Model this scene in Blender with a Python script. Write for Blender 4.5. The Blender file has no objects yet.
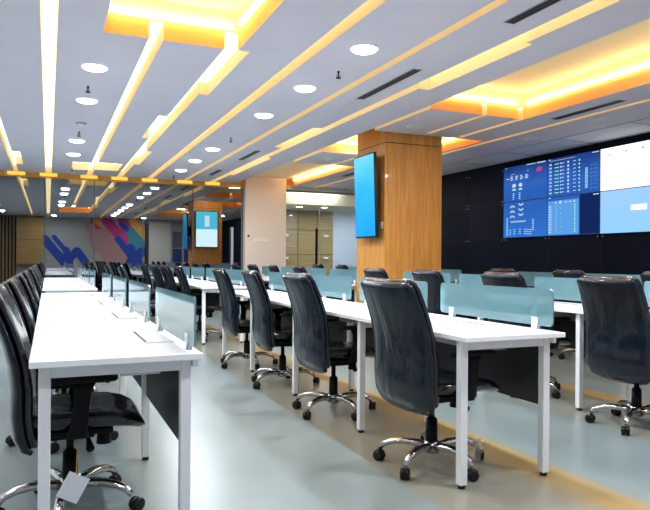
import bpy, bmesh, math, random
from mathutils import Vector, Matrix
random.seed(7)
PI = math.pi
C = bpy.context.scene.collection
sc = bpy.context.scene

# ------------------------------------------------------------------ materials
def mat(name, col, rough=.5, metal=0, emit=None, es=0, coat=0, bump=None, vary=None, spec=None):
    m = bpy.data.materials.new(name); m.use_nodes = True
    nt = m.node_tree; b = nt.nodes['Principled BSDF']
    b.inputs['Base Color'].default_value = (*col, 1); b.inputs['Roughness'].default_value = rough
    b.inputs['Metallic'].default_value = metal; b.inputs['Coat Weight'].default_value = coat
    if spec is not None: b.inputs['Specular IOR Level'].default_value = spec
    if emit:
        b.inputs['Emission Color'].default_value = (*emit, 1); b.inputs['Emission Strength'].default_value = es
    tc = nt.nodes.new('ShaderNodeTexCoord')
    if bump:
        sx, dist, st = bump
        mp = nt.nodes.new('ShaderNodeMapping'); mp.inputs['Scale'].default_value = sx
        n = nt.nodes.new('ShaderNodeTexNoise'); n.inputs['Scale'].default_value = 1; n.inputs['Detail'].default_value = 3
        n.inputs['Distortion'].default_value = 1.2
        bp = nt.nodes.new('ShaderNodeBump'); bp.inputs['Distance'].default_value = dist; bp.inputs['Strength'].default_value = st
        nt.links.new(tc.outputs['Object'], mp.inputs[0]); nt.links.new(mp.outputs[0], n.inputs[0])
        nt.links.new(n.outputs[0], bp.inputs['Height']); nt.links.new(bp.outputs[0], b.inputs['Normal'])
    if vary:
        sx, c2 = vary
        mp = nt.nodes.new('ShaderNodeMapping'); mp.inputs['Scale'].default_value = sx
        n = nt.nodes.new('ShaderNodeTexNoise'); n.inputs['Scale'].default_value = 1; n.inputs['Detail'].default_value = 5
        r = nt.nodes.new('ShaderNodeMix'); r.data_type = 'RGBA'
        r.inputs[6].default_value = (*col, 1); r.inputs[7].default_value = (*c2, 1)
        nt.links.new(tc.outputs['Object'], mp.inputs[0]); nt.links.new(mp.outputs[0], n.inputs[0])
        rg = nt.nodes.new('ShaderNodeMapRange'); rg.inputs[1].default_value = .35; rg.inputs[2].default_value = .65
        nt.links.new(n.outputs[0], rg.inputs[0]); nt.links.new(rg.outputs[0], r.inputs[0]); nt.links.new(r.outputs[2], b.inputs['Base Color'])
    return m

def emis(name, col, s):
    m = bpy.data.materials.new(name); m.use_nodes = True; nt = m.node_tree
    nt.nodes.remove(nt.nodes['Principled BSDF'])
    e = nt.nodes.new('ShaderNodeEmission'); e.inputs[0].default_value = (*col, 1); e.inputs[1].default_value = s
    nt.links.new(e.outputs[0], nt.nodes['Material Output'].inputs[0])
    return m

def display(name, stops, s, axis='Z', lo=-.3, hi=.3, noise=.25):
    """a lit display whose colour runs along one axis of the panel with a soft cloudiness"""
    m = emis(name, (1, 1, 1), s); nt = m.node_tree
    e = [n for n in nt.nodes if n.type == 'EMISSION'][0]
    tc = nt.nodes.new('ShaderNodeTexCoord'); sp = nt.nodes.new('ShaderNodeSeparateXYZ')
    nt.links.new(tc.outputs['Object'], sp.inputs[0])
    mr = nt.nodes.new('ShaderNodeMapRange'); mr.inputs[1].default_value = lo; mr.inputs[2].default_value = hi
    nt.links.new(sp.outputs[axis], mr.inputs[0])
    n = nt.nodes.new('ShaderNodeTexNoise'); n.inputs['Scale'].default_value = 2.0
    nt.links.new(tc.outputs['Object'], n.inputs[0])
    a = nt.nodes.new('ShaderNodeMath'); a.operation = 'MULTIPLY_ADD'; a.inputs[1].default_value = noise
    nt.links.new(n.outputs[0], a.inputs[0]); nt.links.new(mr.outputs[0], a.inputs[2])
    a2 = nt.nodes.new('ShaderNodeMath'); a2.operation = 'SUBTRACT'; a2.inputs[1].default_value = noise / 2
    nt.links.new(a.outputs[0], a2.inputs[0])
    cr = nt.nodes.new('ShaderNodeValToRGB'); el = cr.color_ramp.elements
    el[0].position, el[0].color = stops[0][0], (*stops[0][1], 1); el[1].position, el[1].color = stops[-1][0], (*stops[-1][1], 1)
    for p, c in stops[1:-1]:
        q = el.new(p); q.color = (*c, 1)
    nt.links.new(a2.outputs[0], cr.inputs[0]); nt.links.new(cr.outputs[0], e.inputs[0])
    return m

def glassy(name, tint, dif, fd, fg, rough=.0, fres=False, gc=.8):
    """transparent tint + a share of diffuse body + a share of mirror"""
    m = bpy.data.materials.new(name); m.use_nodes = True; nt = m.node_tree
    nt.nodes.remove(nt.nodes['Principled BSDF'])
    t = nt.nodes.new('ShaderNodeBsdfTransparent'); t.inputs[0].default_value = (*tint, 1)
    d = nt.nodes.new('ShaderNodeBsdfDiffuse'); d.inputs[0].default_value = (*dif, 1)
    tl = nt.nodes.new('ShaderNodeBsdfTranslucent'); tl.inputs[0].default_value = (*dif, 1)
    dm = nt.nodes.new('ShaderNodeMixShader'); dm.inputs[0].default_value = .45
    nt.links.new(d.outputs[0], dm.inputs[1]); nt.links.new(tl.outputs[0], dm.inputs[2])
    g = nt.nodes.new('ShaderNodeBsdfGlossy'); g.inputs['Roughness'].default_value = rough; g.inputs[0].default_value = (gc, gc, gc, 1)
    a = nt.nodes.new('ShaderNodeMixShader'); a.inputs[0].default_value = fd
    b = nt.nodes.new('ShaderNodeMixShader'); b.inputs[0].default_value = fg
    nt.links.new(t.outputs[0], a.inputs[1]); nt.links.new(dm.outputs[0], a.inputs[2])
    nt.links.new(a.outputs[0], b.inputs[1]); nt.links.new(g.outputs[0], b.inputs[2])
    if fres:
        f = nt.nodes.new('ShaderNodeFresnel'); f.inputs[0].default_value = 1.5
        ad = nt.nodes.new('ShaderNodeMath'); ad.operation = 'ADD'; ad.inputs[1].default_value = fg
        nt.links.new(f.outputs[0], ad.inputs[0]); nt.links.new(ad.outputs[0], b.inputs[0])
    nt.links.new(b.outputs[0], nt.nodes['Material Output'].inputs[0])
    return m

def wood(name, c1, c2, rough=.35, axis=(14, 14, .9), coat=.2):
    m = bpy.data.materials.new(name); m.use_nodes = True; nt = m.node_tree; b = nt.nodes['Principled BSDF']
    tc = nt.nodes.new('ShaderNodeTexCoord'); mp = nt.nodes.new('ShaderNodeMapping'); mp.inputs['Scale'].default_value = axis
    n = nt.nodes.new('ShaderNodeTexNoise'); n.inputs['Scale'].default_value = 2.2; n.inputs['Detail'].default_value = 8; n.inputs['Distortion'].default_value = .5
    cr = nt.nodes.new('ShaderNodeValToRGB'); cr.color_ramp.elements[0].position = .35; cr.color_ramp.elements[1].position = .68
    cr.color_ramp.elements[0].color = (*c1, 1); cr.color_ramp.elements[1].color = (*c2, 1)
    nt.links.new(tc.outputs['Object'], mp.inputs[0]); nt.links.new(mp.outputs[0], n.inputs[0]); nt.links.new(n.outputs[0], cr.inputs[0])
    nt.links.new(cr.outputs[0], b.inputs['Base Color']); b.inputs['Roughness'].default_value = rough; b.inputs['Coat Weight'].default_value = coat
    return m

def floor_mat():
    m = bpy.data.materials.new('vinyl_floor'); m.use_nodes = True; nt = m.node_tree; b = nt.nodes['Principled BSDF']
    tc = nt.nodes.new('ShaderNodeTexCoord'); sp = nt.nodes.new('ShaderNodeSeparateXYZ'); nt.links.new(tc.outputs['Object'], sp.inputs[0])
    n = nt.nodes.new('ShaderNodeTexNoise'); n.inputs['Scale'].default_value = .9; n.inputs['Detail'].default_value = 4
    nt.links.new(tc.outputs['Object'], n.inputs[0])
    n2 = nt.nodes.new('ShaderNodeTexNoise'); n2.inputs['Scale'].default_value = 60; n2.inputs['Detail'].default_value = 3
    nt.links.new(tc.outputs['Object'], n2.inputs[0])
    # bands under the desk rows: position across the room, repeated every 1.8 m
    def math_(op, a, bb=None, c=None):
        q = nt.nodes.new('ShaderNodeMath'); q.operation = op
        for i, v in enumerate((a, bb, c)):
            if v is None: continue
            if isinstance(v, (int, float)): q.inputs[i].default_value = v
            else: nt.links.new(v, q.inputs[i])
        return q.outputs[0]
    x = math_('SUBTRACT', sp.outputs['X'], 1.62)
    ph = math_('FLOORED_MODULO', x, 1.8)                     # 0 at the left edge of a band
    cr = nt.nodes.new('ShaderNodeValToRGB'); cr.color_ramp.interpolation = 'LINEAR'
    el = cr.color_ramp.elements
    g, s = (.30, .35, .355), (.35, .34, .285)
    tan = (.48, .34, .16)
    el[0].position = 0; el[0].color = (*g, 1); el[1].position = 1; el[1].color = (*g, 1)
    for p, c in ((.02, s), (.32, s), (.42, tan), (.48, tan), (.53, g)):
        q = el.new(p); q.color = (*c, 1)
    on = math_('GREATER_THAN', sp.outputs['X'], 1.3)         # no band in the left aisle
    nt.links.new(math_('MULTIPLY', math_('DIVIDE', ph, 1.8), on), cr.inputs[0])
    mx = nt.nodes.new('ShaderNodeMix'); mx.data_type = 'RGBA'; mx.blend_type = 'MULTIPLY'; mx.inputs[0].default_value = .55
    c2 = nt.nodes.new('ShaderNodeValToRGB'); c2.color_ramp.elements[0].position = .35; c2.color_ramp.elements[1].position = .62
    c2.color_ramp.elements[0].color = (.72, .78, .8, 1); c2.color_ramp.elements[1].color = (1, 1, 1, 1)  # soft cloudy tone painted in for the diffuse shadow on the floor
    nt.links.new(n.outputs[0], c2.inputs[0]); nt.links.new(cr.outputs[0], mx.inputs[6]); nt.links.new(c2.outputs[0], mx.inputs[7])
    m3 = nt.nodes.new('ShaderNodeMix'); m3.data_type = 'RGBA'; m3.blend_type = 'MULTIPLY'; m3.inputs[0].default_value = .18
    nt.links.new(mx.outputs[2], m3.inputs[6]); nt.links.new(n2.outputs[0], m3.inputs[7])
    nt.links.new(m3.outputs[2], b.inputs['Base Color'])
    b.inputs['Roughness'].default_value = .28; b.inputs['Specular IOR Level'].default_value = .5
    return m

M = dict(
    ceil=mat('gypsum_ceiling', (.64, .635, .725), .9, vary=((3, 3, 3), (.62, .615, .705))),
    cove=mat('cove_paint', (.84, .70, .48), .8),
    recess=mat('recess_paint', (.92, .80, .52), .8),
    grid=mat('ceiling_tiles', (.66, .67, .71), .9, bump=((40, 40, 40), .002, .4)),
    led=emis('warm_led', (1, .84, .48), 2.3),
    goldglow=emis('gold_glow', (1, .58, .09), 1.15), ledhot=emis('warm_led_bar', (1, .70, .30), 17), fascia=mat('orange_fascia', (.90, .40, .15), .8),
    down=emis('downlight_lens', (.88, .95, 1), 8),
    ring=mat('downlight_ring', (.8, .82, .85), .4),
    wall=mat('painted_wall', (.66, .64, .60), .8), warmwall=mat('cream_column', (.74, .66, .60), .6),
    grey=mat('grey_mural_wall', (.42, .42, .42), .8), bluewall=mat('pale_blue_wall', (.62, .69, .82), .7),
    white=mat('white_metal', (.82, .83, .86), .35), top=mat('white_laminate', (.88, .89, .92), .3, coat=.15),
    edge=mat('laminate_edge', (.42, .43, .47), .4),
    dark=mat('dark_grey_panel', (.045, .05, .055), .45, bump=((300, 300, 300), .001, .2)),
    black=mat('black_plastic', (.010, .010, .012), .5, spec=.25), slot=mat('dark_slot', (.03, .03, .035), .6),
    foot=mat('black_foot', (.02, .02, .02), .5),
    alu=mat('brushed_aluminium', (.6, .6, .62), .35, .8),
    leather=mat('film_wrapped_leather', (.008, .010, .018), .17, coat=.5, bump=((5, 7, 2.4), .035, .55), spec=.8),
    shell=mat('film_wrapped_shell', (.011, .017, .030), .13, coat=.25, bump=((2.6, 4, 1.8), .035, .5), spec=.55),
    chrome=mat('wrapped_chrome', (.62, .61, .60), .2, 1, bump=((40, 40, 60), .006, .6)),
    film=glassy('clear_film', (.95, .95, .95), (.8, .8, .8), .25, .2, .15),
    wheel=mat('caster_rubber', (.01, .01, .01), .35),
    screenglass=glassy('frosted_teal_glass', (.76, .95, .99), (.48, .85, .96), .50, .03, .05, True),
    mirror=glassy('tinted_partition_glass', (.30, .44, .46), (.10, .16, .18), .03, .50, .0, False, .62),
    clear=glassy('clear_partition_glass', (.93, .96, .96), (.5, .5, .5), .01, .06, .0),
    seam=mat('dark_glass_joint', (.05, .07, .07), .3),
    colwood=wood('honey_veneer', (.60, .27, .06), (.74, .38, .11)),
    trimwood=wood('orange_trim', (.62, .30, .05), (.72, .38, .08)),
    oak=wood('olive_oak_veneer', (.36, .27, .13), (.46, .35, .19), axis=(.9, .9, 14)),
    cab=wood('cabinet_wood', (.42, .27, .10), (.5, .33, .14), axis=(1, 1, 10)),
    slat=wood('slat_wood', (.36, .24, .11), (.48, .34, .17)),
    navy=mat('matt_black_wall', (.005, .008, .022), .5, vary=((.8, .8, .8), (.008, .012, .03)), spec=.15),
    seamline=mat('panel_joint', (.002, .003, .006), .5), stud=mat('steel_stud', (.5, .52, .55), .3, .8),
    bezel=mat('screen_bezel', (.01, .01, .015), .3),
    blue=mat('mural_blue', (.03, .09, .45), .6), pink=mat('mural_magenta', (.62, .05, .28), .6), rose=mat('mural_rose', (.48, .28, .30), .6),
    teal=mat('mural_teal', (.06, .30, .38), .6), orange=mat('mural_orange', (.75, .38, .05), .6), lilac=mat('mural_lilac', (.55, .50, .62), .6),
    paper=mat('tag_paper', (.85, .87, .93), .6), string=mat('orange_string', (.7, .35, .06), .6),
    door=mat('navy_panel', (.03, .06, .2), .5), plate=mat('switch_plate', (.8, .8, .8), .4), stoneg=mat('grey_panel', (.10, .12, .16), .6),
    vent=mat('vent_black', (.02, .022, .025), .5), ventframe=mat('vent_grey', (.25, .26, .28), .5),
)
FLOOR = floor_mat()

# ------------------------------------------------------------------ mesh helpers
def box(bm, x0, x1, y0, y1, z0, z1, mi=0):
    v = [bm.verts.new((x, y, z)) for z in (z0, z1) for y in (y0, y1) for x in (x0, x1)]
    for f in ((0, 2, 3, 1), (4, 5, 7, 6), (0, 1, 5, 4), (2, 6, 7, 3), (0, 4, 6, 2), (1, 3, 7, 5)):
        bm.faces.new([v[i] for i in f]).material_index = mi

def quad(bm, pts, mi=0):
    bm.faces.new([bm.verts.new(p) for p in pts]).material_index = mi

def loft(bm, rings, caps=True):
    prev = None; first = None
    for r in rings:
        vs = [bm.verts.new(p) for p in r]
        if prev:
            n = len(vs)
            for i in range(n): bm.faces.new([prev[i], prev[(i + 1) % n], vs[(i + 1) % n], vs[i]])
        else: first = vs
        prev = vs
    if caps:
        bm.faces.new(list(reversed(first))); bm.faces.new(prev)

def ring(c, ax, ay, n=12, p=2.0):
    """superellipse ring: centre, half-axis vectors"""
    out = []
    for i in range(n):
        t = 2 * PI * i / n; ct, st = math.cos(t), math.sin(t)
        out.append(Vector(c) + Vector(ax) * (math.copysign(abs(ct) ** (2 / p), ct)) + Vector(ay) * (math.copysign(abs(st) ** (2 / p), st)))
    return out

def tube(bm, pts, rad, n=10, flat=1.0):
    pts = [Vector(p) for p in pts]
    if not isinstance(rad, (list, tuple)): rad = [rad] * len(pts)
    rs = []
    for i, p in enumerate(pts):
        t = (pts[min(i + 1, len(pts) - 1)] - pts[max(i - 1, 0)]).normalized()
        up = Vector((0, 0, 1)) if abs(t.z) < .95 else Vector((1, 0, 0))
        s = t.cross(up).normalized(); u = s.cross(t).normalized()
        rs.append(ring(p, s * rad[i], u * rad[i] * flat, n))
    loft(bm, rs)

def cyl(bm, c, r, h, n=20, axis='z', r2=None):
    c = Vector(c); A = {'z': Vector((0, 0, 1)), 'y': Vector((0, 1, 0)), 'x': Vector((1, 0, 0))}[axis]
    s = Vector((1, 0, 0)) if axis != 'x' else Vector((0, 1, 0)); u = A.cross(s)
    r2 = r if r2 is None else r2
    loft(bm, [ring(c, s * r, u * r, n), ring(c + A * h, s * r2, u * r2, n)])

def obj(name, bm, m, parent=None, smooth=False, bevel=0, kind=None, loc=None):
    bmesh.ops.recalc_face_normals(bm, faces=bm.faces[:])
    me = bpy.data.meshes.new(name); bm.to_mesh(me); bm.free()
    for x in (m if isinstance(m, (list, tuple)) else [m]): me.materials.append(x)
    if smooth: me.polygons.foreach_set('use_smooth', [True] * len(me.polygons))
    o = bpy.data.objects.new(name, me); C.objects.link(o)
    if loc: o.location = loc
    if parent: o.parent = parent
    if bevel:
        b = o.modifiers.new('bevel', 'BEVEL'); b.width = bevel; b.segments = 2; b.limit_method = 'ANGLE'
    if kind: o['kind'] = kind
    return o

def NB(): return bmesh.new()
def bx(name, m, *a, parent=None, bevel=0, kind=None, smooth=False):
    bm = NB(); box(bm, *a); return obj(name, bm, m, parent, smooth, bevel, kind)

def tag(o, label, cat, group=None):
    o['label'] = label; o['category'] = cat
    if group: o['group'] = group
    return o

def thing(name, label, cat, loc=(0, 0, 0), group=None, rz=0):
    o = bpy.data.objects.new(name, None); C.objects.link(o); o.location = loc; o.rotation_euler = (0, 0, rz)
    o.empty_display_size = .1
    return tag(o, label, cat, group)

def dup(root, loc, rz, label, group=None):
    def cp(o, par):
        c = o.copy(); C.objects.link(c)
        if par: c.parent = par
        for ch in list(o.children): cp(ch, c)
        return c
    r = cp(root, None); r.location = loc; r.rotation_euler = (0, 0, rz); r['label'] = label
    if group: r['group'] = group
    return r

# ------------------------------------------------------------------ room shell
XL, XR, YB, YG, ZC = -2.4, 7.2, -.6, 13.95, 2.8
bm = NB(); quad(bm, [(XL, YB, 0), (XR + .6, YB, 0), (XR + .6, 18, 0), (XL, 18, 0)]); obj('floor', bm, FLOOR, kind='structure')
bx('wall_left', M['wall'], XL - .12, XL, YB - .12, 18, 0, 3.3, kind='structure')
bx('wall_back', M['grey'], XL, XR + .7, YB - .12, YB, 0, 3.3, kind='structure')
bx('wall_far', M['stoneg'], XL, 4.90, 17.0, 17.12, 0, 3.3, kind='structure')
bx('wall_corridor', M['wall'], 4.90, 4.97, 13.99, 17.12, 0, 3.3, kind='structure')

# ceiling with its light slots and recesses: (x0, x1, y0, y1, depth, sort)
SL, RC = 'slot', 'recess'
D1 = .14
holes = [
    ('s0', -.62, -.54, YB, YG, D1, SL), ('s0', -.54, -.42, 11.3, 12.8, D1, SL),
    ('s1', -.06, .055, YB, YG, D1, SL),
    ('r1', .37, 1.40, 2.4, 5.06, .30, RC),
    ('s2', .70, .81, 5.06, YG, D1, SL), ('s2', .39, .70, 12.1, 13.15, D1, SL), ('s2', .81, 1.22, 12.0, 13.0, D1, SL),
    ('s3', 1.29, 1.41, 5.06, YG, D1, SL), ('s3', 1.41, 1.50, 5.06, 6.57, D1, SL), ('s3', 1.19, 1.29, 7.75, 9.27, D1, SL), ('s3', 1.41, 1.50, 10.4, 11.95, D1, SL),
    ('s4', 1.90, 2.01, YB, YG, D1, SL),
    ('s5', 2.655, 2.735, YB, YG, D1, SL),
    ('s6', 3.23, 3.34, YB, YG, D1, SL), ('s6', 3.34, 3.39, YB, 5.45, D1, SL), ('s6', 3.39, 3.46, 3.96, 5.45, D1, SL),
    ('s6', 3.11, 3.23, 7.62, 9.18, D1, SL), ('s6', 3.34, 3.42, 10.2, 12.6, D1, SL),
    ('r2', 3.82, 5.20, 1.6, 6.12, .30, RC),
    ('s7', 3.82, 3.90, 6.12, 7.45, D1, SL), ('s8', 4.60, 4.67, 6.12, 7.35, D1, SL), ('s9', 5.12, 5.20, 6.12, 7.35, D1, SL),
    ('r3', 3.82, 5.64, 7.45, 9.25, .26, RC),
    ('s11', 3.82, 3.92, 9.25, 10.48, D1, SL), ('s12', 4.62, 4.69, 9.25, 10.48, D1, SL),
    ('r4', 3.82, 5.14, 10.48, YG, .16, RC),
    ('s10', 5.70, 5.78, YB, YG, D1, SL),
]
X1 = 6.45
xs = sorted({XL, X1} | {h[1] for h in holes} | {h[2] for h in holes}); ys = sorted({YB, YG} | {h[3] for h in holes} | {h[4] for h in holes})
def cell(i, j):
    if i < 0 or j < 0 or i >= len(xs) - 1 or j >= len(ys) - 1: return 0, None
    cx, cy = (xs[i] + xs[i + 1]) / 2, (ys[j] + ys[j + 1]) / 2
    best = (0, None)
    for h in holes:
        if h[1] < cx < h[2] and h[3] < cy < h[4] and h[5] > best[0]: best = (h[5], h)
    return best
bm = NB(); leds = {}
for i in range(len(xs) - 1):
    for j in range(len(ys) - 1):
        x0, x1, y0, y1 = xs[i], xs[i + 1], ys[j], ys[j + 1]; d, h = cell(i, j); z = ZC + d
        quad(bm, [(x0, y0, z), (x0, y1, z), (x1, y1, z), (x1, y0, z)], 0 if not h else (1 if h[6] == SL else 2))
        if h and h[6] == SL: leds.setdefault(h[0], []).append((x0, x1, y0, y1))
        for (di, dj, a, b) in ((1, 0, (x1, y0), (x1, y1)), (0, 1, (x0, y1), (x1, y1))):
            d2, h2 = cell(i + di, j + dj)
            if abs(d2 - d) > 1e-6:
                lo, hi = ZC + min(d, d2), ZC + max(d, d2)
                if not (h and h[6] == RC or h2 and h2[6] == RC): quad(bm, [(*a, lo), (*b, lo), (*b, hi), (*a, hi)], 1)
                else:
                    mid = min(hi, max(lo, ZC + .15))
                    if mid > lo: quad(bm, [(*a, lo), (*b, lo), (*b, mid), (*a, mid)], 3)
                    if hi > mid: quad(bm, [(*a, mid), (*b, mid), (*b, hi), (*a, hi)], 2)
bmesh.ops.remove_doubles(bm, verts=bm.verts[:], dist=1e-5)
obj('ceiling', bm, [M['ceil'], M['cove'], M['recess'], M['fascia']], kind='structure')
bx('ceiling_lid', M['wall'], XL, XR + .7, YB - .12, 18, 3.2, 3.25, kind='structure')
names = dict(s0='leftmost', s1='second from the left and dead straight', s2='running out of the near bright recess', s3='with stepped edges, third from the left', s4='between the two rows of round downlights and the left',
             s5='just left of the long black air slots', s6='with stepped edges right of the long black air slots', s7='beside the wood column, running out of the large right recess',
             s8='short one in the middle of the panels before the wood column', s9='short one right of the panels before the wood column',
             s10='nearest the video wall', s11='short one behind the wood column, left side', s12='short one behind the wood column, right side')
for k, cells in leds.items():
    bm = NB(); z = ZC + D1 - .012
    for (x0, x1, y0, y1) in cells: box(bm, x0 + .002, x1 - .002, y0, y1 - .0005, z, z + .01)
    tag(obj('ceiling_light_strip', bm, M['led']), 'warm yellow light line in the ceiling, ' + names[k], 'light strip', 'warm light strips in the ceiling')
def ledbar(label, *a):
    tag(bx('cove_light', M['ledhot'], *a), label, 'light strip', 'cove lights in the ceiling recesses')
ledbar('warm cove light at far side of the near bright recess', .42, 1.35, 5.02, 5.05, 2.965, 2.985)
ledbar('warm cove light at right side of the near bright recess', 1.365, 1.385, 2.5, 4.95, 2.965, 2.985)
ledbar('warm cove light at left side of the near bright recess', .39, .41, 2.5, 4.95, 2.965, 2.985)
ledbar('warm cove light along video wall side of large right recess', 5.165, 5.185, 1.7, 6.05, 2.965, 2.985)
ledbar('warm cove light at far end of the large right recess', 3.9, 5.1, 6.08, 6.10, 2.965, 2.985)
ledbar('warm cove light at far side of recess around the wood column', 3.95, 5.55, 9.20, 9.22, 2.95, 2.97)
ledbar('warm cove light above video wall side of column recess', 5.60, 5.62, 7.6, 9.1, 2.95, 2.97)
ledbar('warm cove light in the far recess before the glass', 5.10, 5.12, 10.7, 13.7, 2.90, 2.92)
# lay-in tile ceiling beside the video wall
bm = NB(); box(bm, X1, XR + .1, YB, 14.2, ZC, ZC + .05)
obj('ceiling_tiles', bm, M['grid'], kind='structure')
bm = NB()
y = YB + .3
while y < 13.9:
    box(bm, X1, XR, y - .006, y + .006, ZC - .004, ZC + .001); y += 1.2
box(bm, X1 + .0, X1 + .012, YB, 13.9, ZC - .004, ZC + .001)
obj('ceiling_grid_bars', bm, M['ventframe'], kind='structure')
bx('ceiling_corridor', M['stoneg'], XL, 4.90, YG + .06, 17.1, 2.75, 2.8, kind='structure')

# ------------------------------------------------------------------ glass partition (far side of the room)
bx('trim_header', M['trimwood'], XL, 4.0, YG - .03, YG + .05, 2.70, 2.80, kind='structure', bevel=.003)
bx('trim_header_right', M['wall'], 4.97, XR, YG - .03, YG + .05, 2.72, 2.80, kind='structure', bevel=.003)
for i, x in enumerate((-.58, 0, .755, 1.35, 1.955, 2.695, 3.30)):  # glow at the slot ends, put in as emissive blocks on the header
    tag(bx('header_glow', M['goldglow'], x - .16, x + .16, YG - .05, YG - .0305, 2.735, 2.795), 'short yellow glow patch added on the header over the glass, ' + ['first', 'second', 'third', 'fourth', 'fifth', 'sixth', 'seventh'][i] + ' from the left', 'glow patch', 'added glow patches along the glass header')
bx('trim_sill', M['seam'], XL, XR, YG - .02, YG + .04, 0, .05, kind='structure')
seams = [XL, -1.1, -.07, .86, 1.83, 2.87, 4.0]
for n, (a, b) in enumerate(zip(seams, seams[1:])):
    bx('window_%d' % (n + 1), M['mirror'], a + .008, b - .008, YG, YG + .012, .05, 2.70, kind='structure')
    bx('trim_joint_%d' % (n + 1), M['seam'], b - .008, b + .008, YG - .002, YG + .014, .05, 2.70, kind='structure')
for n, (a, b) in enumerate(((4.97, 5.86), (5.86, 7.2))):
    bx('window_%d' % (n + 7), M['clear'], a + .006, b - .006, YG, YG + .012, .05, 2.72, kind='structure')
bx('trim_joint_9', M['alu'], 5.855, 5.865, YG - .002, YG + .014, .05, 2.72, kind='structure')
for x, z0, z1, lab in ((1.91, .65, 1.85, 'tall black pull handle on the glass door reflecting the mural'), (3.74, .65, 1.82, 'tall steel pull handle on the glass door beside the cream column'),
                       (5.76, .62, 1.84, 'tall black pull handle on the meeting room door')):
    t = thing('door_handle', lab, 'door handle', (x, YG - .05, z0), 'pull handles on the glass doors')
    bm = NB(); box(bm, -.028, .028, -.02, .0, 0, z1 - z0); obj('grip', bm, M['black'] if x != 3.74 else M['alu'], t, bevel=.004)
    for z in (.15, z1 - z0 - .15):
        bm = NB(); cyl(bm, (0, 0, z), .012, .05, 10, 'y'); obj('mount', bm, M['alu'], t)

# meeting room behind the right-hand glass
bx('wall_oak', M['oak'], 4.97, 7.12, 16.0, 16.1, 0, 2.45, kind='structure')
bm = NB()
for x in (5.5, 6.1, 6.65): box(bm, x - .005, x + .005, 15.992, 16.001, 0, 2.4)
for z in (1.25, 1.9): box(bm, 4.97, 7.12, 15.992, 16.001, z - .005, z + .005)
obj('trim_oak_joints', bm, M['slot'], kind='structure')
bx('wall_blue', M['bluewall'], 7.12, 9.5, 16.0, 16.1, 0, 2.9, kind='structure')
bx('ceiling_meeting_room', M['wall'], 5.0, 9.5, 14.25, 16.1, 2.42, 2.70, kind='structure')
bx('ceiling_meeting_room_top', M['wall'], 4.97, 9.5, YG + .06, 16.1, 2.86, 2.9, kind='structure')
bx('wall_meeting_room_right', M['bluewall'], 9.5, 9.6, YG, 16.1, 0, 2.9, kind='structure')
bx('wall_right_corner', M['wall'], XR + .0, 9.6, YG - .02, YG + .1, 0, 3.2, kind='structure')
for i, (x, y) in enumerate(((5.72, 14.9), (6.35, 14.8), (7.6, 14.9))):
    t = thing('recessed_downlight', 'round cool downlight in the meeting room ceiling', 'downlight', (x, y, 2.42), 'meeting room downlights')
    bm = NB(); cyl(bm, (0, 0, -.006), .10, .006, 24); obj('trim_ring', bm, M['ring'], t)
    bm = NB(); cyl(bm, (0, 0, -.009), .08, .003, 24); obj('lens', bm, M['down'], t)
for (x, z) in ((5.75, 1.75), (5.75, 1.15), (6.9, 1.75), (6.9, 1.15)):
    t = tag(bx('wall_hook', M['plate'], x - .07, x + .07, 15.95, 15.999, z - .03, z + .03, bevel=.01),
            'small pale metal fitting on the oak wall of the meeting room', 'fitting', 'fittings on the oak wall')

# ------------------------------------------------------------------ columns
CX0, CX1, CY0, CY1 = 4.07, 4.95, 7.47, 8.30
t = thing('wood_column', 'square honey coloured wood veneer column carrying the blue screen', 'column', ((CX0 + CX1) / 2, (CY0 + CY1) / 2, 0)); t['kind'] = 'structure'
t.name = 'column_wood'
hx, hy = (CX1 - CX0) / 2, (CY1 - CY0) / 2
bm = NB(); box(bm, -hx, hx, -hy, hy, 0, 2.662); obj('veneer_shaft', bm, M['colwood'], t)
bm = NB(); box(bm, -hx + .008, hx - .008, -hy + .008, hy - .008, 2.662, 2.672); obj('groove', bm, M['slot'], t)
bm = NB(); box(bm, -hx, hx, -hy, hy, 2.672, 3.06); obj('veneer_top_band', bm, M['colwood'], t)
bm = NB(); box(bm, -.48, .48, -.15, .15, 0, 2.955)
o = obj('column_cream', bm, M['warmwall'], kind='structure', loc=(4.485, 13.93, 0), bevel=.004)
tag(bx('wall_switch', M['black'], 4.06, 4.10, 13.765, 13.78, 1.61, 1.65, bevel=.003), 'small black square switch on the cream column', 'switch')
bm = NB()
for i in range(5): box(bm, 4.20 + i * .075, 4.26 + i * .075, 13.768, 13.78, 1.52, 1.57)
tag(obj('switch_plate', bm, M['plate'], bevel=.002), 'row of small cream switches at hand height on the cream column', 'switch')

# blue portrait screen hung on the aisle face of the wood column
t = thing('wall_screen', 'portrait screen showing plain bright blue, hung on the wood column', 'screen', (CX0 - .13, 7.77, 1.97))
t.rotation_euler = (0, math.radians(-2.0), 0)
bm = NB(); box(bm, -.02, .02, -.30, .30, -.56, .56); obj('housing', bm, M['bezel'], t, bevel=.006)
D = display('sky_blue_display', ((0, (.03, .40, .90)), (.6, (.06, .52, .98)), (1, (.22, .72, 1.0))), 1.0, 'Z', -.55, .55, .4)
bm = NB(); box(bm, -.0235, -.0205, -.285, .285, -.54, .54); obj('display', bm, D, t)
bm = NB(); box(bm, .02, .12, -.1, .1, -.15, .15); obj('wall_bracket', bm, M['black'], t)
tag(bx('socket_plate', M['plate'], CX0 - .012, CX0, 7.52, 7.60, 1.53, 1.62, bevel=.002), 'small white socket below the blue screen on the wood column', 'socket')
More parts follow.
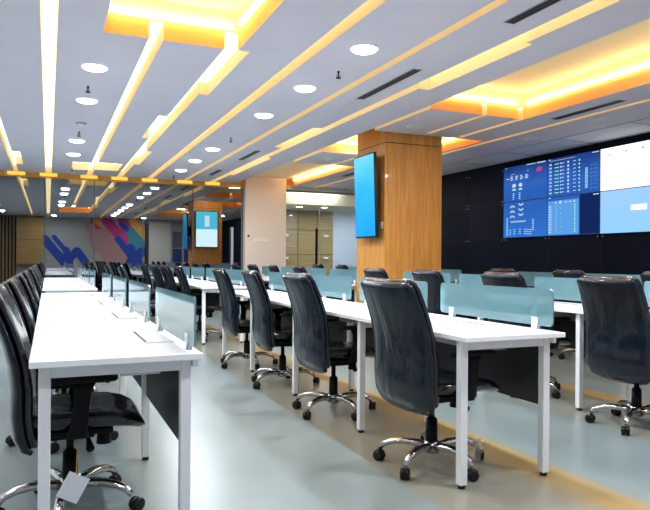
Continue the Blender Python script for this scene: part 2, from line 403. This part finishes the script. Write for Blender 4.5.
# second screen on the far face of the column (seen in the partition glass)
t = thing('wall_screen', 'portrait screen with cyan and white page, seen mirrored in the far glass', 'screen', (4.46, CY1 + .05, 2.02))
bm = NB(); box(bm, -.35, .35, -.05, .02, -.56, .56); obj('housing', bm, M['bezel'], t, bevel=.006)
bm = NB(); box(bm, -.33, .33, .0205, .0235, 0, .54); obj('display', bm, emis('cyan_page', (.12, .62, .85), 2.2), t)
bm = NB(); box(bm, -.33, .33, .0205, .0235, -.54, 0); obj('display', bm, emis('white_page', (.70, .92, 1), 2.6), t)
bm = NB(); box(bm, -.07, .08, .024, .026, .08, .42); box(bm, -.2, -.1, .024, .026, -.52, -.48); obj('page_graphic', bm, emis('page_graphic', (.75, .85, .95), 2.2), t)

# ------------------------------------------------------------------ video wall
bx('wall_right', M['navy'], XR, XR + .12, YB, YG, 0, 3.2, kind='structure')
bm = NB()
W0 = 1.05
for k in range(-1, 14):
    y = 8.94 + W0 * (3 - k)
    if YB < y < YG: box(bm, XR - .002, XR + .001, y - .004, y + .004, .05, 2.75)
for z in (.9, 1.495, 2.10, 2.70): box(bm, XR - .002, XR + .001, YB, YG, z - .004, z + .004)
obj('wall_right_joints', bm, M['seamline'], kind='structure')
bm = NB()
for k in range(0, 9):
    for z in (1.47, 2.07, 2.13, 2.66):
        y = 9.99 - (k - 1) * W0
        if y < 8.9 and z > 1.5: continue
        for dy in (-.045, .045):
            if y < YG - .1: cyl(bm, (XR - .014, y + dy, z), .011, .0135, 8, 'x')
tag(obj('panel_studs', bm, M['stud']), 'small steel studs at the joints of the black wall panels', 'stud')['kind'] = 'stuff'

G = dict(x=emis('graphic_bright_white', (1, 1, 1), 1.3), w=emis('graphic_white', (.62, .75, .95), .85), g=emis('graphic_green', (.35, .8, .45), 1.0), c=emis('graphic_cyan', (.35, .75, .95), 1.0),
         m=emis('graphic_magenta', (.7, .07, .35), .8), n=emis('graphic_navy', (.012, .03, .12), 1.0), b=emis('graphic_blue', (.12, .34, .72), 1.0),
         k=emis('graphic_grey', (.35, .42, .55), 1.0), o=emis('graphic_peach', (1, .93, .84), 1.15))
SW, SH = 1.05, .5985
DB = display('blue_dashboard', ((0, (.035, .13, .45)), (.5, (.045, .15, .50)), (1, (.02, .06, .22))), .95, 'Z', -.3, .3, .5)
DB2 = display('blue_dashboard_low', ((0, (.05, .2, .62)), (1, (.04, .15, .5))), .9, 'Z', -.3, .3, .4)
DW = display('white_page_display', ((0, (.95, .97, 1)), (1, (1, 1, 1))), 1.25, 'Z', -.3, .3, .1)
DL = display('pale_blue_display', ((0, (.30, .60, .95)), (1, (.36, .58, .86))), 1.0, 'Z', -.3, .3, .5)
def vscreen(col, row, disp, label, marks):
    yc = 8.91 - SW * (col + .5); zc = 1.50 + SH * (row + .5)
    t = thing('video_wall_screen', label, 'screen', (XR - .03, yc, zc), 'video wall screens')
    bm = NB(); box(bm, -.012, .03, -SW / 2 + .001, SW / 2 - .001, -SH / 2 + .001, SH / 2 - .001); obj('housing', bm, M['bezel'], t)
    bm = NB(); box(bm, -.0145, -.0122, -SW / 2 + .005, SW / 2 - .005, -SH / 2 + .005, SH / 2 - .005); obj('display', bm, disp, t)
    lay = {}
    for (k, u, v, w, h) in marks:       # u, v from top left
        lay.setdefault(k, []).append((u, v, w, h))
    for n, (k, L) in enumerate(lay.items()):
        bm = NB(); off = .0158 if k in 'nb' else .0170
        for (u, v, w, h) in L:
            if h < 0:                    # a dot or dome
                y = SW / 2 - u * SW; z = SH / 2 - v * SH; r = w * SW / 2
                bm.faces.new([bm.verts.new((-off, y + r * math.cos(a * PI / 8), z + r * math.sin(a * PI / 8) * (-h))) for a in range(16)])
            else:
                y = SW / 2 - u * SW; z = SH / 2 - v * SH
                quad(bm, [(-off, y, z), (-off, y - w * SW, z), (-off, y - w * SW, z - h * SH), (-off, y, z - h * SH)])
        obj('screen_graphics', bm, G[k], t)
R = random.Random(3)
mk = [('w', .05 + .0, .02, .03, .02), ('g', .55, .02, .2, .02), ('w', .78, .015, .18, .03)]
mk += [('w', .05 + .02, .33, .07, .025), ('k', .18, .22, .1, .02), ('k', .55, .18, .05, .02)]
for i in range(4):
    for j in range(3): mk.append(('w', .17 + i * .115, .28 + j * .045, .08 * R.uniform(.6, 1), .025))
mk += [('w', .26, .55, .09, -.7), ('w', .41, .55, .09, -.7), ('g', .22, .64, .08, .05), ('g', .37, .64, .08, .05), ('m', .2, .585, .03, .03)]
for i in (0, 1):
    for j in range(4): mk.append(('c', .23 + i * .14, .76 + j * .05, .05 * R.uniform(.5, 1), .025))
mk += [('m', .77, .17, .03, .09), ('m', .80, .14, .05, .13), ('m', .85, .16, .04, .10)]
vscreen(0, 1, DB, 'blue dashboard screen with magenta mark and two white domes, top left of video wall', mk)
mk = []
for r, v in enumerate((.06, .2, .34)):
    for u in (.17, .37):
        for q in range(4): mk.append(('w', u + q * .028, v + abs(1.5 - q) * .02 * (1 if u < .3 else -1) + .03, .024, .045))
for q in range(13): mk.append(('w' if q % 3 else 'g', .18 + q * .028, .53 + (q % 2) * .015, .02, .04))
for q in range(9): mk.append(('c', .08, .44 + q * .058, .035, .03)); 
for q in range(6): mk.append(('w', .68, .52 + q * .055, .04, .025))
for u in (.15, .25, .38, .50, .56, .62):
    for q in range(3): mk.append(('c' if u < .4 else 'w', u, .76 + q * .06 + (u * 37 % 1) * .03, .045, .02))
vscreen(0, 0, DB2, 'blue dashboard screen with winged white marks, bottom left of video wall', mk)
mk = [('w', .03, .02, .04, .02), ('w', .86, .03, .12, .02), ('k', .05, .06, .5, .015)]
for r in range(9):
    v = .14 + r * .092
    mk += [('w', .04, v, .055, .02), ('w', .04, v + .03, .055, .015), ('g', .15, v + .01, .09, .022), ('w', .265, v, .025, .04), ('w', .30, v + .01, .04, .02),
           ('w', .42, v + .02, .038, -.9), ('w', .515, v + .01, .05, .018), ('g', .63, v + .02, .03, -.9)]
    if r > 1:
        for u in (.84, .89, .935): mk.append(('k', u, v, .012, .02))
for q in range(14): mk.append(('w' if q % 2 else 'g', .735, .38 + q * .036, .05, .02))
vscreen(1, 1, DB, 'blue table screen with ten rows of small marks, top centre of video wall', mk)
mk = [('n', .64, .0, .355, .985), ('b', .02, .10, .60, .87), ('w', .03, .01, .05, .02), ('w', .88, .03, .1, .025)]
for u in (.16, .25, .36, .44, .52): mk.append(('w', u, .14, .04, .03))
mk.append(('w', .27, .15, .05, -.9))
for r in range(11):
    v = .23 + r * .066
    mk += [('w', .035, v, .06, .018), ('w', .035, v + .025, .05, .012), ('g', .55, v + .01, .03, -.8), ('c', .18, v, .02, .02)]
    if r in (1, 3, 6, 8): mk.append(('g', .27, v, .02, .02))
vscreen(1, 0, DB2, 'half blue table and half dark navy screen, bottom centre of video wall', mk)
mk = [('k', .14, .16, .035, .035), ('k', .40, .13, .035, .04), ('k', .66, .12, .035, .05), ('o', .3, .68, .25, .12), ('k', .93, .60, .10, .008), ('k', .97, .70, .05, .012)]
for q in range(22):
    a = q * 2 * PI / 22; mk.append(('k', .93 + .09 * math.cos(a), .64 + .15 * math.sin(a), .014, .02))
vscreen(2, 1, DW, 'bright white page with pale clock ring, top right screen of video wall', [m for m in mk if m[1] < .975])
vscreen(2, 0, DL, 'plain pale blue screen with small white box, bottom right of video wall', [('x', .50, .38, .24, .12)])

# ------------------------------------------------------------------ back wall (mirrored in the partition glass)
def cap(bm, p, q, w, y=YB + .004, n=10):
    p = Vector((p[0], 0, p[1])); q = Vector((q[0], 0, q[1])); d = (q - p).normalized(); s = Vector((-d.z, 0, d.x)); r = w / 2; out = []
    for c, sg in ((q, 1), (p, -1)):
        for i in range(n + 1):
            a = -PI / 2 + PI * i / n
            out.append(c + (d * math.cos(a) * sg + s * math.sin(a) * sg) * r)
    bm.faces.new([bm.verts.new((v.x, y, v.z)) for v in out])
FP, AA, YH, HH = 643.3, .4065, 259.62, 1.113
def wp(x, y):      # design grid of the mural -> metres on the wall
    u = (x - 325) / FP; X = math.sin(AA) + u * math.cos(AA); Y = math.cos(AA) - u * math.sin(AA); d = 28.5 / Y
    return X * d, HH - (y - YH - .0063 * (x - 325)) / FP * d
mural = thing('wall_mural', 'large mural of slanting rounded bars in blue, magenta and teal, mirrored in glass', 'mural', (0, 0, 0))
groups = [
    ('rose', [((92, 226), (112, 262), 12), ((103, 220), (124, 262), 12), ((92, 240), (97, 249), 6)], 0),
    ('lilac', [((70, 262), (78, 275), 8), ((120, 224), (140, 236), 8)], 0),
    ('pink', [((107, 221), (124, 240), 9), ((122, 221), (134, 240), 9), ((124, 236), (131, 252), 4), ((94, 220), (98, 226), 6)], .001),
    ('orange', [((134, 222), (143, 234), 7), ((95, 221), (100, 225), 4), ((146, 258), (146, 264), 4)], .002),
    ('teal', [((130, 232), (143, 247), 9), ((133, 240), (141, 250), 9)], .003),
    ('blue', [((44, 239), (66, 264), 7.5), ((54, 237), (70, 256), 4), ((66, 262), (77, 251), 7), ((77, 251), (86, 263), 7), ((66, 250), (70, 262), 6),
              ((118, 239), (132, 258), 6), ((130, 248), (136, 262), 8), ((131, 262), (142, 252), 9), ((138, 262), (144, 268), 7), ((121, 224), (126, 229), 5)], .004)]
for k, L, dy in groups:
    bm = NB(); i = 0
    for (p, q, w) in L: cap(bm, wp(*p), wp(*q), w * 28.5 / FP * 1.05, YB + .004 + dy + i * .0001); i += 1
    obj('painted_bars', bm, M[k], mural)
t = thing('storage_cabinet', 'two-tier brown wood wall cabinet at left, mirrored in the far glass', 'cabinet', (-.68, YB, 0))
bm = NB(); box(bm, -.48, .48, .001, .32, .85, 2.75); obj('carcass', bm, M['cab'], t)
for z0, z1 in ((.9, 1.80), (1.84, 2.72)):
    bm = NB(); box(bm, -.46, .46, .32, .34, z0, z1); obj('door', bm, M['cab'], t, bevel=.004)
bx('wall_back_slat_panel', M['slot'], -2.39, -1.18, YB, YB + .004, 0, 2.79, kind='structure')
for i in range(9):
    x = -1.26 - i * .125
    tag(bx('wall_slat', M['slat'], x - .035, x + .035, YB + .005, YB + .09, 0, 2.78, bevel=.004), 'vertical wooden slat in the row left of the cabinet, mirrored', 'slat', 'wooden slats on the back wall')
for i, (x0, x1, m, z0, z1) in enumerate(((4.0, 4.9, 'wall', 0, 2.7), (5.0, 5.4, 'stoneg', 1.6, 2.3), (5.0, 5.4, 'door', .9, 1.55), (5.5, 5.9, 'door', .6, 2.6), (6.0, 6.5, 'stoneg', 1.0, 2.0), (6.6, 7.1, 'door', .5, 2.5))):
    tag(bx('wall_panel', M[m], x0, x1, YB, YB + .03, z0, z1, bevel=.004),
        ['tall pale panel', 'small grey upper panel', 'small navy lower panel', 'tall navy panel', 'grey square panel', 'navy panel nearest the video wall'][i] + ' on the wall behind, mirrored in far glass', 'panel', 'panels on the back wall')

# ------------------------------------------------------------------ desks
DW_, DL_ = .61, 1.20
def leg_mesh(name):
    return bm
def bench(x, y0, n, label, clamp_side=1):
    """a run of n desks; x = chair-side edge, y0 = near end"""
    t = thing('bench_desk', label, 'desk', (x, y0, 0), 'runs of white bench desks'); L = n * DL_
    bm = NB(); box(bm, 0, DW_, 0, L, .725, .75); obj('tabletop', bm, [M['top']], t, bevel=.003)
    for k in range(n + 1):
        yy = .10 if k == 0 else (L - .10 if k == n else k * DL_)
        for xx in (.03, DW_ - .07):
            bm = NB(); box(bm, xx, xx + .042, yy - .021, yy + .021, .018, .7249); l = obj('leg', bm, M['white'], t, bevel=.004)
            bm = NB(); cyl(bm, (xx + .021, yy, 0), .018, .02, 12); obj('foot', bm, M['foot'], l)
        bm = NB(); box(bm, .072, DW_ - .07, yy - .02, yy + .02, .675, .7249); obj('crossbar', bm, M['white'], t, bevel=.002)
    bm = NB(); box(bm, DW_ - .026, DW_ - .006, .06, L - .06, .69, .7249); obj('rail', bm, M['white'], t)
    for k in range(n):
        a, b = k * DL_ + .08, (k + 1) * DL_ - .03
        bm = NB(); box(bm, DW_ - .050, DW_ - .036, a + .05, b, .36, .69); obj('modesty_panel', bm, M['dark'], t)
        bm = NB(); box(bm, .34, .50, k * DL_ + .32, k * DL_ + .98, .625, .635); box(bm, .34, .345, k * DL_ + .32, k * DL_ + .98, .635, .70); box(bm, .495, .50, k * DL_ + .32, k * DL_ + .98, .635, .7249)
        box(bm, .34, .50, k * DL_ + .32, k * DL_ + .325, .635, .7249)
        obj('cable_tray', bm, M['alu'], t)
        yc = k * DL_ + .62
        bm = NB(); box(bm, .445, .565, yc - .25, yc + .25, .7501, .7515); f = obj('cable_flap', bm, M['edge'], t)
        bm = NB(); box(bm, .456, .560, yc - .243, yc + .243, .7516, .7528); obj('lid', bm, M['top'], f)
        bm = NB(); box(bm, .447, .4555, yc - .2, yc + .2, .7516, .7526); obj('slit', bm, M['slot'], f)
        # frosted screen with rounded corners, on two clamps
        g0, g1, z0, z1, r = k * DL_ + .055, k * DL_ + 1.085, .772, .967, .025
        if x < 0: g0, g1 = k * DL_ + .0, k * DL_ + .97
        bm = NB(); out = []
        for (cy, cz, a0) in ((g1 - r, z1 - r, 0), (g0 + r, z1 - r, PI / 2), (g0 + r, z0 + r, PI), (g1 - r, z0 + r, 3 * PI / 2)):
            for i in range(6):
                a = a0 + PI / 2 * i / 5; out.append((cy + r * math.cos(a), cz + r * math.sin(a)))
        loft(bm, [[(DW_ - .035, p[0], p[1]) for p in out], [(DW_ - .027, p[0], p[1]) for p in out]])
        s = obj('glass_screen', bm, M['screenglass'], t)
        for cy in (g0 + .13, g1 - .13):
            bm = NB(); box(bm, DW_ - .041, DW_ - .0355, cy - .022, cy + .022, .7505, .815); box(bm, DW_ - .0265, DW_ - .021, cy - .022, cy + .022, .7505, .815)
            box(bm, DW_ - .0425, DW_ - .019, cy - .022, cy + .022, .7502, .772)
            for dy in (-.009, .009): cyl(bm, (DW_ - .044, cy + dy, .795), .004, .003, 8, 'x')
            obj('clamp', bm, M['white'], s)
    return t
ROWX = [-.06, 1.81, 3.60, 5.40]
bench(-.06, 2.46, 4, 'long white bench desk at left, nearest the viewer')
bench(-.06, 8.20, 4, 'long white bench desk at left, beyond the near left one')
bench(1.81, 2.52, 4, 'long white centre bench desk ending in two legs at front')
bench(1.81, 8.20, 4, 'white centre bench desk at the back, in front of the mirrored glass')
bench(3.60, 2.46, 4, 'white bench desk between the centre row and the video wall row')
bench(3.60, 8.40, 4, 'white bench desk behind the wood column')
bench(5.40, 2.46, 4, 'white bench desk of the row nearest the video wall')
bench(5.40, 8.40, 4, 'far white bench desk beside the black wall, before the meeting room')

# ------------------------------------------------------------------ chairs
def make_chair(dz, name, label, a0=-.19):
    """film-wrapped high-back task chair facing +X; dz lowers everything carried by the gas lift"""
    t = thing(name, label, 'chair', group='film-wrapped black office chairs')
    prof = [(-.195, .335, .20, .03), (-.222, .355, .235, .042), (-.242, .41, .252, .05), (-.252, .50, .256, .05), (-.25, .60, .254, .046), (-.262, .70, .25, .042),
            (-.285, .785, .246, .038), (-.315, .868, .244, .036), (-.345, .943, .24, .034), (-.362, .979, .232, .031), (-.374, .998, .205, .02)]
    def shell(off, sc_, th, p):
        bm = NB(); rs = []
        for i, (x, z, w, tt) in enumerate(prof):
            x2, z2 = prof[min(i + 1, len(prof) - 1)][:2]; x1, z1 = prof[max(i - 1, 0)][:2]
            d = Vector((x2 - x1, 0, z2 - z1)).normalized(); nrm = Vector((d.z, 0, -d.x))
            c = Vector((x + .045, 0, z + dz)) + nrm * (off + (0.0))
            # sides of the back curve forward around the sitter
            rg = []
            for v in ring((0, 0, 0), (0, w * sc_, 0), nrm * tt * th, 24, p):
                f = (v.y / .25) ** 2 * .022
                rg.append(c + v + nrm * f)
            rs.append(rg)
        loft(bm, rs); return bm
    bk = obj('backrest', shell(.022, .97, .62, 3.2), M['leather'], t, True)
    obj('back_shell', shell(-.012, 1.0, .62, 3.2), M['shell'], t, True)
    # seat
    bm = NB(); rs = []
    for (x, zc, w, h) in ((-.235, .455, .17, .018), (-.225, .455, .205, .032), (-.18, .452, .235, .042), (-.08, .448, .25, .046), (.05, .448, .255, .046),
                          (.15, .444, .25, .044), (.215, .434, .24, .040), (.26, .418, .22, .032), (.282, .405, .18, .016)):
        rg = []
        for v in ring((0, 0, 0), (0, w, 0), (0, 0, h), 24, 3):
            rg.append(Vector((x + .02, v.y, zc + dz + v.z + (v.y / .25) ** 2 * .018)))
        rs.append(rg)
    loft(bm, rs); obj('seat', bm, M['leather'], t, True)
    bm = NB(); box(bm, -.17, .17, -.17, .17, .385 + dz, .41 + dz); box(bm, -.10, .10, -.06, .06, .345 + dz, .386 + dz)
    mech = obj('tilt_mechanism', bm, M['black'], t, bevel=.006)
    bm = NB(); tube(bm, [(.06, -.05, .365 + dz), (.07, -.14, .36 + dz), (.075, -.2, .335 + dz)], [.008, .009, .018], 8); obj('lever', bm, M['black'], mech, True)
    bm = NB(); cyl(bm, (.14, -.03, .31 + dz), .032, .075, 14, 'z', .026); obj('tension_knob', bm, M['black'], mech, True)
    # arms
    for s in (-1, 1):
        bm = NB(); rs = []
        for (x, z, hw, y) in ((.0, .395, .05, .20), (.0, .40, .045, .262), (.005, .44, .036, .28), (.015, .53, .030, .285), (.02, .60, .036, .285), (.02, .635, .055, .285)):
            rs.append(ring((x + .02, s * y, z + dz), (hw, 0, 0), (0, .013, 0), 12, 3))
        loft(bm, rs); a = obj('armrest', bm, M['black'], t, True)
        bm = NB(); rs = []
        for (x, w, h) in ((-.12, .022, .006), (-.11, .034, .012), (-.02, .040, .014), (.10, .040, .014), (.145, .034, .011), (.155, .02, .005)):
            rs.append(ring((x + .02, s * .28, .643 + dz), (0, w, 0), (0, 0, h), 14, 3))
        loft(bm, rs); obj('arm_pad', bm, M['black'], a, True)
    # lift
    bm = NB(); cyl(bm, (0, 0, .09), .034, .16, 18, 'z', .030); cyl(bm, (0, 0, .25), .031, .012, 18, 'z', .022); cyl(bm, (0, 0, .262), .016, .10 + dz, 14)
    obj('gas_lift', bm, M['black'], t, True)
    # five-star base: arched arms on casters
    bm = NB(); cyl(bm, (0, 0, .075), .045, .06, 20, 'z', .040); base = obj('hub', bm, M['chrome'], t, True)
    for k in range(5):
        a = 2 * PI * k / 5 + a0; ca, sa = math.cos(a), math.sin(a)
        bm = NB()
        tube(bm, [(ca * r, sa * r, z) for r, z in ((.03, .105), (.09, .118), (.16, .122), (.22, .113), (.265, .095), (.29, .068))], [.026, .026, .024, .022, .021, .016], 10, .8)
        arm = obj('base_arm', bm, M['chrome'], t, True)
        cx, cy = ca * .30, sa * .30; th = a + 1.1 + k * .8; dx, dy = math.cos(th), math.sin(th)
        bm = NB()
        for s in (-1, 1):
            c = Vector((cx - dy * s * .014 + dx * .012, cy + dx * s * .014 + dy * .012, .029)); A = Vector((-dy, dx, 0)); S = Vector((dx, dy, 0)); U = Vector((0, 0, 1))
            loft(bm, [ring(c + A * o_, S * r, U * r, 16) for o_, r in ((-.010, .024), (-.007, .029), (.007, .029), (.010, .024))])
        c = Vector((cx + dx * .006, cy + dy * .006, .036)); A = Vector((-dy, dx, 0)); S = Vector((dx, dy, 0)); U = Vector((0, 0, 1))
        loft(bm, [ring(c + A * o_, S * .026, U * .026, 12) for o_ in (-.004, .004)])
        obj('caster', bm, M['wheel'], arm, True)
    return t
N3 = ['nearest', 'second', 'third', 'farthest']
spots = []
for k, y in enumerate((3.08, 4.27, 5.46, 6.66)): spots.append((.095, y, 'at the %s seat of the near left desk' % N3[k], 1))
for k, y in enumerate((8.80, 10.0, 11.2, 12.4)): spots.append((.095, y, 'at the %s seat of the back left desk' % N3[k], 1))
for k, y in enumerate((2.98, 4.29, 5.40, 6.52)): spots.append((1.92, y, 'at the %s seat of the near centre desk' % N3[k], 0))
for k, y in enumerate((8.80, 9.95, 11.0, 12.3)): spots.append((1.92, y, 'at the %s seat of the back centre desk' % N3[k], 0))
for k, y in enumerate((3.16, 4.34, 5.48, 6.58)): spots.append((3.66 if k == 0 else 3.745, y, 'at the %s seat of the desk right of the centre row' % N3[k], 0))
for k, y in enumerate((9.0, 10.2, 11.4, 12.6)): spots.append((3.745, y, 'at the %s seat of the desk behind the wood column' % N3[k], 0))
for k, y in enumerate((3.0, 4.25, 5.42, 6.56)): spots.append((5.545, y, 'at the %s seat of the near desk by the video wall' % N3[k], 0))
for k, y in enumerate((9.0, 10.2, 11.4, 12.6)): spots.append((5.545, y, 'at the %s seat of the far desk by the black wall' % N3[k], 0))
spots += [(1.22, 9.2, 'standing spare in the far aisle, right one of the two', 0), (1.22, 11.5, 'standing spare in the far aisle, left one of the two', 0)]
c0 = make_chair(0, 'office_chair', 'x'); c1 = make_chair(-.025, 'office_chair', 'x', -.50)
used = {0: False, 1: False}
RR = random.Random(11)
for (x, y, where, low) in spots:
    proto = c1 if low else c0; lab = 'black film-wrapped office chair ' + where; rz = RR.uniform(-.07, .07)
    if where.startswith('at the nearest seat of the near centre'): rz = .10
    if where.startswith('standing'): rz = -.15
    if not used[low]:
        used[low] = True; proto.location = (x, y, 0); proto.rotation_euler = (0, 0, rz); proto['label'] = lab
    else: dup(proto, (x, y, 0), rz, lab)

# white paper tag on an orange string, hanging under the near left chair
t = thing('paper_tag', 'white paper tag on orange string hanging under the nearest left chair', 'tag', (.100, 2.84, .168))
bm = NB(); m4 = Matrix.Rotation(.5, 3, 'Y'); v = [m4 @ Vector(p) for p in ((-.045, 0, -.055), (.045, 0, -.055), (.045, 0, .055), (-.045, 0, .055))]
f0 = [bm.verts.new(p) for p in v]; f1 = [bm.verts.new(p + Vector((0, .0015, 0))) for p in v]
bm.faces.new(f0); bm.faces.new(f1[::-1])
for i in range(4): bm.faces.new([f0[i], f0[(i + 1) % 4], f1[(i + 1) % 4], f1[i]])
obj('card', bm, M['paper'], t)
bm = NB(); tube(bm, [(.012, .0, .05), (.014, .004, .12), (.018, .012, .215)], .0022, 6); obj('string', bm, M['string'], t)
# crumpled film by the nearest centre chair
bm = NB(); rf = random.Random(5); g = []
for i in range(6):
    g.append([bm.verts.new((2.08 + i * .016 + rf.uniform(-.008, .008), 2.86 + rf.uniform(-.02, .02), .035 + j * .028 + rf.uniform(-.006, .006))) for j in range(5)])
for i in range(5):
    for j in range(4): bm.faces.new([g[i][j], g[i + 1][j], g[i + 1][j + 1], g[i][j + 1]])
tag(obj('plastic_film', bm, M['film'], smooth=True), 'crumpled clear plastic film at the base of nearest centre chair', 'plastic film')

# ------------------------------------------------------------------ ceiling fittings
def downlight(x, y, label, lit=True):
    t = thing('recessed_downlight', label, 'downlight', (x, y, ZC), 'round downlights' if lit else 'unlit round speakers')
    bm = NB(); cyl(bm, (0, 0, -.006), .118, .006, 28); obj('trim_ring', bm, M['ring'] if lit else M['grid'], t)
    bm = NB(); loft(bm, [ring((0, 0, z), (q, 0, 0), (0, q, 0), 28) for z, q in ((-.004, .104), (-.014, .100), (-.024, .082), (-.030, .05), (-.032, .02))]); obj('lens', bm, M['down'] if lit else M['grid'], t)
    if lit: lamp(x, y)
def lamp(x, y, z=None, p=27, s=.17, col=(.84, .92, 1)):
    l = bpy.data.lights.new('area_lamp', 'AREA'); l.shape = 'DISK'; l.size = s; l.energy = p; l.color = col
    o = bpy.data.objects.new('area_lamp', l); o.location = (x, y, (z or ZC) - .038); C.objects.link(o)
od = ['nearest', 'second', 'third', 'fourth', 'fifth', 'sixth', 'farthest']
for i, y in enumerate((6.02, 7.32, 9.89, 11.19)): downlight(.37, y, 'lit round downlight, %s in the left line beside the straight light strip' % ['nearest', 'second', 'third', 'farthest'][i])
for i, y in enumerate((4.60, 5.89, 7.20, 9.75, 11.03, 12.32)): downlight(2.31, y, 'lit round downlight, %s of the middle line' % ['nearest', 'second', 'third', 'fourth', 'fifth', 'farthest'][i])
for x, y in ((2.31, 3.25), (2.31, 1.9), (.2, .6), (-1.5, 2.5), (-1.5, 5), (-1.5, 7.5), (-1.5, 10), (-1.5, 12.5), (3.62, .6), (6.1, 1.0), (6.1, 2.4), (6.1, 3.7)):  # first two extend the middle line; the others are added as unseen fill
    downlight(x, y, 'lit round downlight added outside the picture')
for x, y, l in ((6.03, 5.76, 'nearer the viewer in the panel by the video wall'), (6.08, 7.0, 'farther one in the panel by the video wall'), (4.23, 7.0, 'in the panel just before the wood column'), (4.25, 9.9, 'in the panel behind the wood column')):
    downlight(x, y, 'unlit round ceiling speaker ' + l, False)
for x, y, p in ((4.5, 4.0, 22), (4.5, 8.9, 12), (4.4, 11.8, 10), (6.1, 9.5, 8), (6.1, 12, 8), (.9, 3.6, 16)):  # added fill lamps in and beside the recesses, with no fittings
    lamp(x, y, 2.98 if x < 5 else None, p, .3, (1, .93, .82))
def vent(x0, x1, y0, y1, label):
    t = thing('air_slot_diffuser', label, 'vent', ((x0 + x1) / 2, (y0 + y1) / 2, ZC), 'long black air slots'); a, b = (x1 - x0) / 2, (y1 - y0) / 2
    bm = NB(); box(bm, -a, a, -b, b, -.004, .0); obj('frame', bm, M['ventframe'], t)
    bm = NB(); box(bm, -a + .012, -.006, -b + .015, b - .015, -.008, -.0041); box(bm, .006, a - .012, -b + .015, b - .015, -.008, -.0041); obj('slot', bm, M['vent'], t)
vent(2.945, 3.035, 2.6, 3.68, 'black two-slot air diffuser nearest the viewer')
vent(2.945, 3.035, 4.90, 6.05, 'black two-slot air diffuser left of the wood column')
vent(2.945, 3.035, 9.60, 10.60, 'black two-slot air diffuser, third down the line')
vent(2.945, 3.035, 12.0, 12.8, 'black two-slot air diffuser nearest the glass')
vent(5.46, 5.56, 4.95, 5.95, 'black air diffuser in the panel above the video wall side')
vent(5.40, 5.53, 10.6, 11.8, 'black air diffuser in the far panel right of the recess')
def sprinkler(x, y, label):
    t = thing('sprinkler_head', label, 'sprinkler', (x, y, ZC), 'sprinkler heads')
    bm = NB(); cyl(bm, (0, 0, -.012), .012, .012, 10); cyl(bm, (0, 0, -.05), .006, .04, 8); obj('stem', bm, M['black'], t)
    bm = NB(); cyl(bm, (0, 0, -.062), .024, .005, 12); tube(bm, [(-.014, 0, -.03), (-.018, 0, -.05), (0, 0, -.06)], .003, 6); tube(bm, [(.014, 0, -.03), (.018, 0, -.05), (0, 0, -.06)], .003, 6)
    obj('deflector', bm, M['black'], t)
for x, y, l in ((.35, 6.72, 'nearest in the left line'), (.37, 9.2, 'second in the left line'), (.40, 12.9, 'farthest in the left line'), (2.38, 5.25, 'between the two nearest middle downlights'), (2.33, 8.75, 'past the third middle downlight'), (2.33, 13.2, 'in the middle line by the glass')):
    sprinkler(x, y, 'small black sprinkler head, ' + l)
t = thing('smoke_detector', 'grey round smoke detector between left downlights', 'smoke detector', (.37, 8.6, ZC))
bm = NB(); cyl(bm, (0, 0, -.012), .06, .012, 20); obj('base', bm, M['ventframe'], t)
bm = NB(); cyl(bm, (0, 0, -.035), .035, .023, 18, 'z', .05); obj('chamber', bm, M['ring'], t)

# meeting room downlights, and a strip lamp added to brighten the soffit face
for x, y in ((5.72, 14.9), (6.35, 14.8), (7.6, 14.9)): lamp(x, y, 2.40, 14, .14, (.9, .95, 1))
l = bpy.data.lights.new('soffit_fill_lamp', 'AREA'); l.shape = 'RECTANGLE'; l.size = 3.4; l.size_y = .05; l.energy = 45; l.color = (1, .9, .7)
o = bpy.data.objects.new('soffit_fill_lamp', l); o.location = (6.9, 14.10, 2.84); C.objects.link(o)

# ------------------------------------------------------------------ world, camera, view
w = bpy.data.worlds.new('World'); sc.world = w; w.use_nodes = True
w.node_tree.nodes['Background'].inputs[0].default_value = (.7, .8, 1, 1); w.node_tree.nodes['Background'].inputs[1].default_value = .3
cam = bpy.data.cameras.new('Camera'); co = bpy.data.objects.new('Camera', cam); C.objects.link(co)
cam.sensor_width = 36; cam.lens = FP / 650 * 36; cam.shift_y = 4.62 / 650; cam.clip_start = .02
co.location = (0, 0, HH)
co.matrix_world = Matrix.Translation((0, 0, HH)) @ Matrix.Rotation(-AA, 4, 'Z') @ Matrix.Rotation(PI / 2, 4, 'X') @ Matrix.Rotation(.0063, 4, 'Z')
sc.camera = co
sc.view_settings.view_transform = 'Standard'; sc.view_settings.look = 'Medium High Contrast'; sc.view_settings.exposure = -0.06; sc.view_settings.gamma = 1.0
